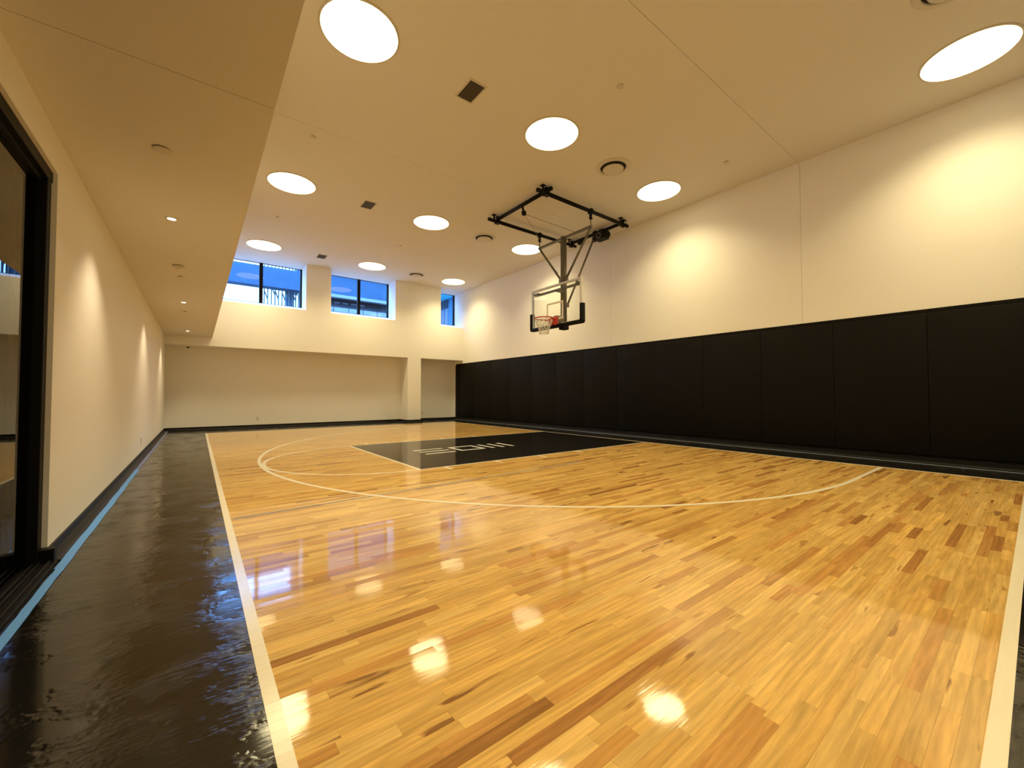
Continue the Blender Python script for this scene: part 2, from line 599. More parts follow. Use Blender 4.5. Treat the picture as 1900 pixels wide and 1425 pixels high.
# three point line: arc and two straight ends
HX, R3 = -5.25 * FT, 6.06
b = BM()
inn = [(0.0, R3 - LW)] + [(HX + math.cos(t) * (R3 - LW), math.sin(t) * (R3 - LW)) for t in [math.pi / 2 + math.pi * k / 160 for k in range(161)]] + [(0.0, -R3 + LW)]
out = [(0.0, R3)] + [(HX + math.cos(t) * R3, math.sin(t) * R3) for t in [math.pi / 2 + math.pi * k / 160 for k in range(161)]] + [(0.0, -R3)]
strip(b, inn, out, Z0, Z3)
obj('three_point_line', b, 'line_paint', floor)
# emblem in the key: three bars, an open square, three bars
LT = 0.075
for y in (0.195, -0.095, -0.385):
    mark('logo_bar', -4.985, -4.335, y - LT / 2, y + LT / 2, 'logo_paint', Z0, Z2, key)
b = BM()
sx0, sx1, sy0, sy1 = -4.20, -3.60, -0.385, 0.225
strip(b, [(sx0 + LT, sy0 + LT), (sx1 - LT, sy0 + LT), (sx1 - LT, sy1 - LT), (sx0 + LT, sy1 - LT)],
      [(sx0, sy0), (sx1, sy0), (sx1, sy1), (sx0, sy1)], Z0, Z2, closed=True)
obj('logo_square', b, 'logo_paint', key)
for x in (-3.41, -3.15, -2.885):
    mark('logo_bar', x - LT / 2, x + LT / 2, -0.40, 0.235, 'logo_paint', Z0, Z2, key)

# ------------------------------------------------------------------ ceiling
b = BM()
box(b, XL, XR, YB, YF + 0.15, ZC + 0.02, ZC + 0.2)
ceiling = struct(obj('ceiling', b, 'gap'), 'plain white plaster ceiling with thin control joints', 'ceiling')
GAP = 0.0025
JY = [YB, -4.71, 0.0, 4.70, YF + 0.15]
for y0, y1 in zip(JY, JY[1:]):
    b = BM()
    box(b, XS, XR, y0 + GAP, y1 - GAP, ZC, ZC + 0.02)
    obj('ceiling_panel', b, 'ceil', ceiling)
SJ = [YB, -4.68, YH]
b = BM()
box(b, XL + 0.01, XS - 0.01, -4.70, -4.66, ZS + 0.01, ZC)
soffit = struct(obj('ceiling_soffit', b, 'gap'), 'dropped white soffit box above the left wall', 'ceiling')
for y0, y1 in zip(SJ, SJ[1:]):
    b = BM()
    box(b, XL, XS, y0 + (GAP if y0 > YB else 0), y1 - (GAP if y1 < YH else 0), ZS, ZC + 0.02)
    obj('soffit_panel', b, 'ceil', soffit)

# ------------------------------------------------------------------ walls
DY0, DY1, DZ = -6.9, -3.43, 2.67       # glazed door opening in the left wall
b = BM()
T = 0.20
box(b, XL - T, XL, DY1, YF + 0.15, 0, ZC)
box(b, XL - T, XL, YB - 0.2, DY0, 0, ZC)
box(b, XL - T, XL, DY0, DY1, DZ, ZC)
wall_left = struct(obj('wall_left', b, 'wall'), 'white wall on the left washed by small downlights', 'wall')

b = BM()
box(b, XR + 0.02, XR + 0.2, YB - 0.2, YF + 0.15, 0, ZC + 0.1)
wall_right = struct(obj('wall_right', b, 'gap'), 'tall white wall above the black padding', 'wall')
WJ = [YB - 0.2, -4.73, -0.02, 4.74, YF + 0.15]
for y0, y1 in zip(WJ, WJ[1:]):
    b = BM()
    box(b, XR, XR + 0.02, y0 + GAP * 0.8, y1 - GAP * 0.8, 0, ZC)
    obj('wall_panel', b, 'wall', wall_right)

b = BM()
box(b, XL, XR, YB - 0.2, YB, 0, ZC + 0.1)
struct(obj('wall_back', b, 'wall'), 'plain white wall behind the viewer', 'wall')

# far wall: recessed lower wall, column, upper bulkhead with window openings
b = BM()
box(b, XL, XR, YF, YF + 0.15, 0, ZH + 0.05)
wall_far = struct(obj('wall_far', b, 'wall'), 'white far wall recessed below the windows', 'wall')
CX0, CX1 = -1.61, -1.03
b = BM()
box(b, CX0, CX1, YH, YF + 0.001, 0, ZH + 0.001)
obj('column', b, 'wall', wall_far)
WIN = [(-7.90, -5.44), (-4.605, -2.155), (-0.11, XR)]
ZW = 4.135
b = BM()
box(b, XL, XR, YH, YF + 0.15, ZH, ZW)
prev = XL
for x0, x1 in WIN:
    box(b, prev, x0, YH, YF + 0.15, ZW, ZC)
    prev = x1
obj('bulkhead', b, 'wall', wall_far, label='upper far wall that overhangs the recess and holds the windows')

# windows
ZG = 4.355
for n, (x0, x1) in enumerate(WIN):
    w = bpy.data.objects.new('window_%d' % (n + 1), None)
    COL.objects.link(w)
    w.location = ((x0 + x1) / 2, YG, ZW)
    struct(w, ['high window beside the soffit with outside slats in view', 'high window in the middle of the far wall', 'narrow high window in the corner by the padded wall'][n], 'window')
    b = BM()   # sloping sill
    vs = [b.verts.new(p) for p in ((x0, YH, ZW), (x1, YH, ZW), (x1, YG, ZG), (x0, YG, ZG), (x0, YG, ZW), (x1, YG, ZW))]
    for f in ((0, 1, 2, 3), (0, 4, 5, 1), (3, 2, 5, 4), (0, 3, 4), (1, 5, 2)):
        b.faces.new([vs[i] for i in f])
    obj('sill', b, 'wall', w)
    fw = 0.055
    b = BM()
    for xa, xb in ((x0, x0 + fw), (x1 - fw, x1)):
        box(b, xa, xb, YG - 0.04, YG + 0.06, ZG - 0.03, ZC, 0.004, 1)
    box(b, x0, x1, YG - 0.01, YG + 0.05, ZG - 0.05, ZG + 0.012)
    box(b, x0, x1, YG - 0.01, YG + 0.05, ZC - 0.012, ZC)
    obj('window_frame', b, 'black_metal', w)
    xm = (x0 + x1) / 2 if n != 0 else -6.735
    if n == 1:
        xm = -3.37
    cuts = [x0, xm, x1] if n < 2 else [x0, x1]
    if n < 2:
        b = BM()
        box(b, xm - 0.055, xm + 0.055, YG - 0.04, YG + 0.06, ZG, ZC, 0.004, 1)
        obj('mullion', b, 'black_metal', w)
    for xa, xb in zip(cuts, cuts[1:]):
        b = BM()
        box(b, xa, xb, YG, YG + 0.008, ZG, ZC)
        obj('glass_pane', b, 'win_glass', w)

# glazed door in the left wall
door = bpy.data.objects.new('door_1', None)
COL.objects.link(door)
door.location = (XL, (DY0 + DY1) / 2, 0)
struct(door, 'black framed glass door wall at the left edge reflecting the court', 'door')
FX0, FX1, GX = XL - 0.16, XL - 0.028, XL - 0.078
fw = 0.085
for y0, y1 in ((DY1 - fw, DY1), (DY0, DY0 + fw), ((DY0 + DY1) / 2 - 0.04, (DY0 + DY1) / 2 + 0.04)):
    b = BM()
    box(b, FX0, FX1, y0, y1, 0.0, DZ, 0.004, 1)
    obj('jamb', b, 'black_metal', door)
b = BM()
box(b, FX0, FX1 + 0.006, DY0, DY1, DZ - 0.075, DZ - 0.001, 0.004, 1)
box(b, FX0, FX1 - 0.03, DY0, DY1, DZ - 0.10, DZ - 0.07)
obj('header', b, 'black_metal', door)
b = BM()
box(b, FX0, XL + 0.055, DY0, DY1 - 0.002, 0.0, 0.018, 0.003, 1)
for x in (GX - 0.03, GX + 0.03, XL - 0.02, XL + 0.025):
    box(b, x - 0.007, x + 0.007, DY0, DY1 - 0.004, 0.01, 0.034, 0.003, 1)
obj('sill_track', b, 'black_metal', door)
b = BM()
box(b, XL - 0.03, XL + 0.045, DY1 - 0.07, DY1 + 0.0, 0.0, 0.105, 0.004, 1)
obj('end_block', b, 'black_metal', door)
ym = (DY0 + DY1) / 2
for y0, y1 in ((DY0 + fw, ym - 0.04), (ym + 0.04, DY1 - fw)):
    b = BM()
    box(b, GX - 0.008, GX, y0, y1, 0.03, DZ - 0.07)
    obj('glass_pane', b, 'door_glass', door)
b = BM()   # invented corridor shell, painted dark so the glass shows only reflections
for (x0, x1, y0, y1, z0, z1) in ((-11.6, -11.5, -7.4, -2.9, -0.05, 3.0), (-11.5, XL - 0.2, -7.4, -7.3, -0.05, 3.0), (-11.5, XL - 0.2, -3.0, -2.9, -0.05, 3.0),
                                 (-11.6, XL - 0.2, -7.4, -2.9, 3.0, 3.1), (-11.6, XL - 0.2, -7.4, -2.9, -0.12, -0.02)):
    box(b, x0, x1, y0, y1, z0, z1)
struct(obj('wall_added_corridor', b, 'dark_room'), 'added dark-painted shell behind the glass door', 'wall')

# baseboards: upright plus foot
def base_run(bm, p0, p1, n, h=0.10, t=0.010, foot=0.066, fh=0.012):
    """p0->p1 along the wall in xy, n = inward normal"""
    prof = [(0, 0), (foot, 0), (foot, fh * 0.5), (foot * 0.75, fh), (t * 2.2, fh * 1.5), (t, fh * 3.2), (t, h - 0.004), (t * 0.5, h), (0, h)]
    A = [bm.verts.new((p0[0] + n[0] * d, p0[1] + n[1] * d, z)) for d, z in prof]
    B = [bm.verts.new((p1[0] + n[0] * d, p1[1] + n[1] * d, z)) for d, z in prof]
    k = len(prof)
    for i in range(k):
        j = (i + 1) % k
        bm.faces.new((A[i], A[j], B[j], B[i]))
    bm.faces.new(A[::-1])
    bm.faces.new(B)
b = BM()
base_run(b, (XL, DY1), (XL, YF), (1, 0))
struct(obj('baseboard_left', b, 'base'), 'black rubber cove base along the left wall', 'baseboard')
b = BM()
base_run(b, (XL, YF), (CX0, YF), (0, -1))
base_run(b, (CX0, YF), (CX0, YH), (-1, 0))
base_run(b, (CX0 - 0.066, YH), (CX1 + 0.066, YH), (0, -1))
base_run(b, (CX1, YF), (CX1, YH), (1, 0))
base_run(b, (CX1, YF), (XR, YF), (0, -1))
struct(obj('baseboard_far', b, 'base'), 'black rubber cove base along the far wall and column', 'baseboard')
b = BM()
base_run(b, (XR, YB), (XR, YF), (-1, 0), h=0.12)
struct(obj('baseboard_right', b, 'base'), 'black rubber cove base under the wall padding', 'baseboard')

# ================================================================== THINGS
# ------------------------------------------------------------------ wall pads
PADW = 1.2425
PAD_Y = [-7.71 + PADW * k for k in range(-1, 13)]
ORD = ['first', 'second', 'third', 'fourth', 'fifth', 'sixth', 'seventh', 'eighth', 'ninth', 'tenth', 'eleventh', 'twelfth', 'thirteenth', 'fourteenth', 'fifteenth']
pads = []
def pad_mesh(w):
    bm = BM()
    box(bm, -0.05, 0.0, 0.0006, w - 0.0006, 0.150, 2.462, 0.010, 3)
    for f in bm.faces:
        f.smooth = True
    me = finish(bm, 'wall_pad')
    me.materials.append(M['pad'])
    return me
def strip_mesh(w, z0, z1):
    bm = BM()
    box(bm, -0.016, 0.0, 0.0003, w - 0.0003, z0, z1, 0.002, 1)
    me = finish(bm, 'mounting_strip')
    me.materials.append(M['pad'])
    return me
pm = pad_mesh(PADW)
runs = [(y, pm) for y in PAD_Y]
yend = PAD_Y[-1] + PADW
runs.append((yend, pad_mesh(8.87 - yend)))
strips = [strip_mesh(PADW, 2.45, 2.535), strip_mesh(PADW, 0.122, 0.16)]
strips_end = [strip_mesh(8.87 - yend, 2.45, 2.535), strip_mesh(8.87 - yend, 0.122, 0.16)]
for i, (y, me) in enumerate(reversed(runs)):
    o = bpy.data.objects.new('wall_pad', me)
    COL.objects.link(o)
    o.location = (XR, y, 0)
    if i == 0:
        lab = 'narrow black padded wall panel in the far corner beside the recess'
    else:
        lab = 'tall black padded wall panel, %s full-width one from the far corner' % ORD[i - 1]
    tag(o, lab, 'wall pad', 'black wall pads along the right wall')
    for sm_ in (strips if i else strips_end):
        c = bpy.data.objects.new('mounting_strip', sm_)
        COL.objects.link(c)
        c.parent = o

# ------------------------------------------------------------------ ceiling lights
LX = [-6.88, -3.53, -0.20]
LY = [7.05, 2.36, -2.35, -7.07]
LR = 0.465
def make_light():
    t = thing('ceiling_light', '', 'ceiling light', (0, 0, 0), 'round ceiling lights')
    b = BM()
    lathe(b, [(LR, 0.0), (LR + 0.022, 0.0), (LR + 0.022, -0.008), (LR + 0.012, -0.014), (LR, -0.014), (LR, 0.0)])
    obj('trim_ring', b, 'cream_plastic', t)
    b = BM()
    lathe(b, [(0, -0.010), (LR * 0.6, -0.0105), (LR, -0.011), (LR, -0.001), (0, -0.001)])
    obj('diffuser', b, 'lamp', t)
    return t
ROWN = ['in the row beside the soffit', 'in the middle row', 'in the row beside the padded wall']
COLN = ['closest to the windows', 'second from the windows', 'third from the windows', 'fourth from the windows']
light0 = make_light()
first = True
for i, x in enumerate(LX):
    for j, y in enumerate(LY):
        t = light0 if first else copy_tree(light0)
        first = False
        t.location = (x, y, ZC)
        t['label'] = 'glowing round ceiling light %s, %s' % (ROWN[i], COLN[j])
        ad = bpy.data.lights.new('panel_lamp', 'AREA')
        ad.shape = 'DISK'
        ad.size = 2 * LR * 0.98
        ad.energy = PANEL_POWER
        ad.color = LIGHT_COL
        ad.spread = math.radians(124)
        ao = bpy.data.objects.new('panel_lamp', ad)
        COL.objects.link(ao)
        ao.parent = t
        ao.location = (0, 0, -0.018)

# ------------------------------------------------------------------ soffit downlights (wall washers)
def make_down():
    t = thing('downlight', '', 'downlight', (0, 0, 0), 'small downlights in the soffit')
    b = BM()
    lathe(b, [(0.036, 0.0), (0.052, 0.0), (0.052, -0.004), (0.044, -0.007), (0.036, -0.006), (0.036, 0.0)], seg=28)
    obj('trim_ring', b, 'white_plastic', t)
    b = BM()
    lathe(b, [(0, -0.004), (0.036, -0.004), (0.036, -0.001), (0, -0.001)], seg=28)
    obj('lens', b, 'spot_lamp', t)
    return t
d0 = make_down()
DL = [(6.95, 'tiny bright downlight at the far end of the soffit'), (2.49, 'tiny bright downlight halfway along the soffit'), (-2.23, 'small bright downlight in the soffit closest to the black door frame'), (-6.95, 'small downlight in the soffit above the viewer')]
for k, (y, lab) in enumerate(DL):
    t = d0 if k == 0 else copy_tree(d0)
    t.location = (-8.692, y, ZS)
    t['label'] = lab
    sd = bpy.data.lights.new('downlight_beam', 'SPOT')
    sd.energy = SPOT_POWER
    sd.color = (1.0, 0.80, 0.52)
    sd.spot_size = math.radians(104)
    sd.spot_blend = 0.7
    sd.shadow_soft_size = 0.03
    so = bpy.data.objects.new('downlight_beam', sd)
    COL.objects.link(so)
    so.parent = t
    so.location = (0, 0, -0.012)

# ------------------------------------------------------------------ round air diffusers
def make_round_vent():
    t = thing('round_air_diffuser', '', 'air vent', (0, 0, 0), 'round ceiling air diffusers')
    b = BM()
    lathe(b, [(0.262, 0.0), (0.335, 0.0), (0.338, -0.006), (0.325, -0.012), (0.285, -0.022), (0.262, -0.024), (0.256, -0.018), (0.256, 0.0)])
    obj('flange', b, 'cream_plastic', t)
    b = BM()
    lathe(b, [(0, -0.002), (0.257, -0.002), (0.257, -0.001), (0, -0.001)])
    obj('throat_shade', b, 'vent_dark', t)
    b = BM()
    lathe(b, [(0, -0.030), (0.16, -0.030), (0.200, -0.040), (0.208, -0.052), (0.200, -0.060), (0.15, -0.064), (0, -0.066)])
    obj('centre_disc', b, 'cream_plastic', t)
    for a in range(3):
        c, s = math.cos(a * 2.094), math.sin(a * 2.094)
        b = BM()
        bar(b, (c * 0.17, s * 0.17, -0.034), (c * 0.258, s * 0.258, -0.006), 0.012, 0.004)
        obj('bracket', b, 'black_metal', t)
    return t
v0 = make_round_vent()
for k, (y, lab) in enumerate(zip(LY, ['round ceiling air diffuser closest to the windows', 'round ceiling air diffuser left of the hoop frame', 'round ceiling air diffuser in front of the hoop frame', 'round ceiling air diffuser cut off by the top edge'])):
    t = v0 if k == 0 else copy_tree(v0)
    t.location = (-1.82, y, ZC)
    t['label'] = lab

# ------------------------------------------------------------------ square return grilles
def make_grille():
    t = thing('ceiling_grille', '', 'air vent', (0, 0, 0), 'dark rectangular ceiling grilles')
    hx, hy = 0.125, 0.20
    b = BM()
    strip(b, [(-hx, -hy), (hx, -hy), (hx, hy), (-hx, hy)], [(-hx - 0.022, -hy - 0.022), (hx + 0.022, -hy - 0.022), (hx + 0.022, hy + 0.022), (-hx - 0.022, hy + 0.022)], -0.010, 0.0, closed=True)
    obj('grille_frame', b, 'cream_plastic', t)
    b = BM()
    box(b, -hx, hx, -hy, hy, -0.002, -0.0005)
    obj('duct_shade', b, 'vent_dark', t)
    for k in range(11):
        x = -hx + (k + 0.5) * 2 * hx / 11
        b = BM()
        bar(b, (x, -hy, -0.006), (x, hy, -0.006), 0.010, 0.004)
        obj('blade', b, 'vent_slat', t, origin=(0, 0, 0))
    return t
g0 = make_grille()
for k, (y, lab) in enumerate(zip(LY[:3], ['dark rectangular ceiling grille closest to the windows', 'dark rectangular ceiling grille in the middle of its row', 'largest-looking dark rectangular ceiling grille, nearest the viewer'])):
    t = g0 if k == 0 else copy_tree(g0)
    t.location = (-5.22, y, ZC)
    t['label'] = lab

# ------------------------------------------------------------------ sprinklers and detectors
def make_sprinkler():
    t = thing('sprinkler_cover', '', 'sprinkler', (0, 0, 0), 'flush sprinkler covers on the ceiling')
    b = BM()
    lathe(b, [(0, 0), (0.030, 0.0), (0.030, -0.008), (0, -0.008)], seg=24)
    obj('collar', b, 'vent_slat', t)
    b = BM()
    lathe(b, [(0, -0.008), (0.046, -0.008), (0.048, -0.011), (0.044, -0.014), (0, -0.015)], seg=24)
    obj('cover_plate', b, 'cream_plastic', t)
    return t
s0 = make_sprinkler()
SP = [(-6.87, 4.47, 'flush sprinkler cover near the soffit towards the windows'), (-6.87, 0.32, 'flush sprinkler cover near the soffit between two round lights'),
      (-3.52, 4.5, 'flush sprinkler cover on the middle of the ceiling towards the windows'), (-3.5, -3.81, 'flush sprinkler cover on the ceiling right of the large near grille'),
      (-0.18, -3.84, 'flush sprinkler cover close to the long ceiling joint by the padded wall')]
for k, (x, y, lab) in enumerate(SP):
    t = s0 if k == 0 else copy_tree(s0)
    t.location = (x, y, ZC)
    t['label'] = lab
for k, (y, r, lab) in enumerate([(-3.71, 0.055, 'flat white cover on the soffit nearest the black door frame'), (-0.33, 0.068, 'white round detector on the soffit between two downlights'),
                                 (0.32, 0.035, 'small flush sprinkler cover on the soffit just past the round detector'), (3.57, 0.04, 'small flush sprinkler cover on the soffit near its far end')]):
    t = thing('soffit_detector' if k == 1 else 'sprinkler_cover', lab, 'detector' if k == 1 else 'sprinkler', (-8.69, y, ZS), None if k == 1 else 'flush covers on the soffit')
    b = BM()
    lathe(b, [(0, 0), (r * 0.8, 0), (r * 0.8, -0.007), (0, -0.007)], seg=28)
    bmesh.ops.translate(b, verts=b.verts, vec=(-8.69, y, ZS))
    obj('collar', b, 'vent_slat', t)
    b = BM()
    if k == 1:
        lathe(b, [(0, -0.006), (r, -0.006), (r, -0.016), (r * 0.55, -0.030), (r * 0.5, -0.040), (0, -0.042)], seg=28)
    else:
        lathe(b, [(0, -0.007), (r, -0.007), (r * 1.02, -0.010), (r * 0.95, -0.012), (0, -0.0125)], seg=28)
    bmesh.ops.translate(b, verts=b.verts, vec=(-8.69, y, ZS))
    obj('cover_plate', b, 'cream_plastic', t)

# ------------------------------------------------------------------ outlets and little dome camera
def outlet(loc, n, lab):
    """n: wall normal"""
    t = thing('wall_outlet', lab, 'outlet', loc, 'wall outlets')
    x, y, z = loc
    def slab(w, h, d0, d1, zc, mat, nm):
        b = BM()
        if n[0]:
            box(b, x + n[0] * d0, x + n[0] * d1, y - w / 2, y + w / 2, z + zc - h / 2, z + zc + h / 2, 0.0015, 1)
        else:
            box(b, x - w / 2, x + w / 2, y + n[1] * d0, y + n[1] * d1, z + zc - h / 2, z + zc + h / 2, 0.0015, 1)
        obj(nm, b, mat, t)
    slab(0.075, 0.118, 0.0, 0.006, 0, 'white_plastic', 'cover_plate')
    slab(0.034, 0.030, 0.005, 0.009, 0.024, 'cream_plastic', 'socket')
    slab(0.034, 0.030, 0.005, 0.009, -0.024, 'cream_plastic', 'socket')
outlet((XL, 2.355, 0.30), (1, 0), 'white wall outlet low on the left wall')
outlet((-6.78, YF, 0.31), (0, -1), 'white wall outlet low on the far wall left of the column')
outlet((-0.60, YF, 0.33), (0, -1), 'white wall outlet low in the recess right of the column')

t = thing('security_camera', 'tiny dark dome camera under the overhang of the far wall', 'camera', (-8.70, 8.86, ZH))
b = BM()
lathe(b, [(0, 0), (0.055, 0), (0.055, -0.012), (0.048, -0.018), (0, -0.018)], -8.70, 8.86, 24)
bmesh.ops.translate(b, verts=b.verts, vec=(0, 0, ZH))
obj('mount', b, 'white_plastic', t)
b = BM()
lathe(b, [(0.042, -0.016), (0.040, -0.032), (0.026, -0.048), (0, -0.055)], -8.70, 8.86, 24)
bmesh.ops.translate(b, verts=b.verts, vec=(0, 0, ZH))
obj('dome', b, 'black_metal', t)

# ------------------------------------------------------------------ masking tape
def tape(name, pts, w, mat, lab, z=0.0022, n=40, amp=0.0015, seed=1, th=0.0008):
    r = random.Random(seed)
    (xa, ya), (xb, yb) = pts
    L = math.hypot(xb - xa, yb - ya)
    dx, dy = (xb - xa) / L, (yb - ya) / L
    nx, ny = -dy, dx
    A, B = [], []
    off = 0
    for k in range(n + 1):
        f = k / n
        off = off * 0.6 + r.gauss(0, amp)
        x, y = xa + (xb - xa) * f, ya + (yb - ya) * f
        A.append((x + nx * (off - w / 2), y + ny * (off - w / 2)))
        B.append((x + nx * (off + w / 2 + r.gauss(0, amp * 0.3)), y + ny * (off + w / 2)))
    b = BM()
    strip(b, A, B, z, z + th)
    return tag(obj(name, b, mat, origin=(xa, ya, 0)), lab, 'tape')
tape('masking_tape', ((-9.157, -3.62), (-9.160, 0.9)), 0.052, 'tape', 'blue masking tape along the near foot of the left wall', seed=3)
tape('masking_tape', ((-9.160, 0.86), (-9.162, 8.92)), 0.046, 'tape_lavender', 'dull lavender-grey tape along the far foot of the left wall', seed=4)
tape('masking_tape', ((-9.158, -6.9), (-9.152, -3.50)), 0.044, 'tape', 'blue masking tape along the glass door sill', z=0.0034, seed=5)
tape('masking_tape', ((0.912, -9.3), (0.912, 8.9)), 0.028, 'tape_grey', 'grey-blue tape line along the base of the padded wall', z=0.0022, seed=8, amp=0.001)
tape('masking_tape', ((-8.18, -3.035), (-3.3, -2.80)), 0.022, 'tape_thin', 'thin dull blue line of tape across the maple boards', z=0.0008, seed=9, amp=0.0005)

# ------------------------------------------------------------------ ceiling hung basketball hoop
hoop = thing('basketball_hoop', 'ceiling-hung basketball hoop with glass backboard, red rim and black pipe frame', 'basketball hoop', (-0.9, 0, ZC))
ZP, PR = 5.62, 0.045
PX0, PX1, PYN = -2.36, 0.38, 0.94
for s in (-1, 1):
    b = BM()
    tube(b, [(PX0 - 0.28, s * PYN, ZP), (PX1 + 0.18, s * PYN, ZP)], PR, 14)
    obj('frame_pipe', b, 'black_metal', hoop)
for x in (PX0, PX1):
    b = BM()
    tube(b, [(x, -PYN - 0.16 if x < -1 else -PYN, ZP + 0.055), (x, PYN, ZP + 0.055)], PR, 14)
    obj('frame_pipe', b, 'black_metal', hoop)
for x in (PX0, PX1):
    for s in (-1, 1):
        b = BM()
        box(b, x - 0.065, x + 0.065, s * PYN - 0.06, s * PYN + 0.06, ZP - 0.052, ZP - 0.038, 0.003, 1)
        box(b, x - 0.065, x + 0.065, s * PYN - 0.06, s * PYN + 0.06, ZP + 0.10, ZP + 0.112, 0.003, 1)
        for (dx, dy) in ((-0.05, -0.05), (0.05, 0.05), (-0.05, 0.05), (0.05, -0.05)):
            tube(b, [(x + dx, s * PYN + dy, ZP - 0.065), (x + dx, s * PYN + dy, ZP + 0.12)], 0.008, 6)
        obj('pipe_clamp', b, 'black_metal', hoop)
        b = BM()
        tube(b, [(x - 0.11, s * PYN, ZP + 0.03), (x - 0.11, s * PYN, ZC)], 0.020, 10)
        box(b, x - 0.16, x - 0.06, s * PYN - 0.05, s * PYN + 0.05, ZC - 0.012, ZC)
        obj('ceiling_hanger', b, 'black_metal', hoop)
MX, ZB = -0.9, 5.24
for s in (-1, 1):
    b = BM()
    box(b, MX - 0.05, MX + 0.05, s * PYN - 0.055, s * PYN + 0.055, ZP - 0.06, ZP + 0.055, 0.006, 1)
    box(b, MX - 0.028, MX + 0.028, s * PYN - 0.028, s * PYN + 0.028, ZP - 0.20, ZP - 0.05, 0.006, 1)
    tube(b, [(MX, s * PYN, ZP - 0.19), (MX, s * PYN, ZB)], 0.010, 8)
    tube(b, [(MX - 0.06, s * PYN, ZP - 0.17), (MX + 0.06, s * PYN, ZP - 0.17)], 0.012, 8)
    obj('hinge_hanger', b, 'black_metal', hoop)
b = BM()
bar(b, (MX, -PYN - 0.03, ZB), (MX, PYN + 0.03, ZB), 0.06, 0.06)
obj('crossbar', b, 'grey_metal', hoop)
b = BM()
tube(b, [(MX, 0, 2.98), (MX, 0, ZB + 0.03)], 0.082, 24)
obj('mast', b, 'grey_metal', hoop)
for s in (-1, 1):
    b = BM()
    tube(b, [(MX, s * PYN, ZB - 0.02), (MX, s * 0.085, 4.14)], 0.029, 12)
    obj('side_brace', b, 'grey_metal', hoop)
b = BM()
box(b, MX - 0.035, MX + 0.035, -0.15, 0.15, 4.08, 4.18, 0.008, 1)
tube(b, [(MX, 0, 4.08), (MX, 0, 4.18)], 0.092, 24)
obj('mast_collar', b, 'grey_metal', hoop)
b = BM()
tube(b, [(MX + 0.14, 0, 3.50), (PX1 - 0.04, 0, 5.60)], 0.026, 12)
obj('rear_brace', b, 'grey_metal', hoop)
b = BM()
box(b, MX + 0.06, MX + 0.18, -0.03, 0.03, 3.44, 3.54, 0.006, 1)
obj('brace_lug', b, 'grey_metal', hoop)
b = BM()
bar(b, (PX1 - 0.02, -0.06, ZP + 0.05), (PX1 - 0.02, 0.06, ZP + 0.05), 0.10, 0.12)
obj('brace_hinge', b, 'black_metal', hoop)
# winch motor on the rear pipe
b = BM()
box(b, PX1 - 0.16, PX1 + 0.10, -0.40, -0.06, 5.42, 5.62, 0.02, 2)
tube(b, [(PX1 - 0.04, 0.03, 5.51), (PX1 - 0.04, -0.48, 5.51)], 0.085, 16)
box(b, PX1 - 0.06, PX1 + 0.06, -0.30, -0.14, 5.58, ZP + 0.10, 0.004, 1)
wn = obj('winch', b, 'black_metal', hoop)
b = BM()
tube(b, [(PX1 - 0.17, -0.24 + 0.07 * math.cos(a), 5.51 + 0.07 * math.sin(a)) for a in [k * math.pi / 10 for k in range(20)]], 0.010, 6, closed=True)
obj('winch_drum_guard', b, 'steel', wn)
# small ring bracket beside the mast top
b = BM()
cxr, cyr, czr = 0.30, 0.42, 5.55
tube(b, [(cxr, cyr + 0.06 * math.cos(a), czr + 0.06 * math.sin(a)) for a in [k * math.pi / 10 for k in range(20)]], 0.011, 6, closed=True)
box(b, cxr - 0.02, cxr + 0.10, cyr + 0.05, cyr + 0.20, czr - 0.03, czr + 0.10, 0.01, 1)
obj('pulley_bracket', b, 'black_metal', hoop)
# pulley under the front pipe and its cables
b = BM()
tube(b, [(PX0, -0.08, ZP + 0.03), (PX0 + 0.04, -0.08, ZP - 0.08)], 0.026, 10)
box(b, PX0 + 0.0, PX0 + 0.10, -0.12, -0.04, ZP - 0.18, ZP - 0.07, 0.012, 1)
pu = obj('pulley', b, 'black_metal', hoop)
for q in ((MX, -0.42, ZB + 0.03), (MX, PYN - 0.03, ZB + 0.22)):
    b = BM()
    tube(b, [(PX0 + 0.06, -0.08, ZP - 0.14), q], 0.0055, 6)
    obj('cable', b, 'steel', hoop)
# safety chain beside the left brace
b = BM()
for k in range(9):
    f = k / 8
    p = Vector((MX - 0.03, 0.10 + 0.12 * f, 4.20 + 0.22 * f - 0.03 * math.sin(f * math.pi)))
    tube(b, [p + Vector((0, 0.008 * math.cos(a), 0.016 * math.sin(a))) for a in [j * math.pi / 4 for j in range(8)]], 0.0035, 5, closed=True)
obj('chain', b, 'steel', hoop)

# backboard
BX, BY0, BZ0, BZ1 = -1.22, 0.915, 2.90, 3.968
b = BM()
box(b, BX, BX + 0.012, -BY0 + 0.03, BY0 - 0.03, BZ0 + 0.03, BZ1 - 0.03)
board = obj('backboard', b, 'board_glass', hoop, label='clear glass backboard')
b = BM()
def ring_rect(bm, y0, y1, z0, z1, w, x0, x1):
    box(bm, x0, x1, y0, y0 + w, z0, z1)
    box(bm, x0, x1, y1 - w, y1, z0, z1)
    box(bm, x0, x1, y0 + w, y1 - w, z0, z0 + w)
    box(bm, x0, x1, y0 + w, y1 - w, z1 - w, z1)
ring_rect(b, -BY0, BY0, BZ0, BZ1, 0.050, BX - 0.004, BX + 0.050)
obj('board_frame', b, 'alu', board)
b = BM()
ring_rect(b, -0.305, 0.305, 3.05, 3.508, 0.050, BX - 0.004, BX - 0.001)
obj('target_square', b, 'line_paint', board)
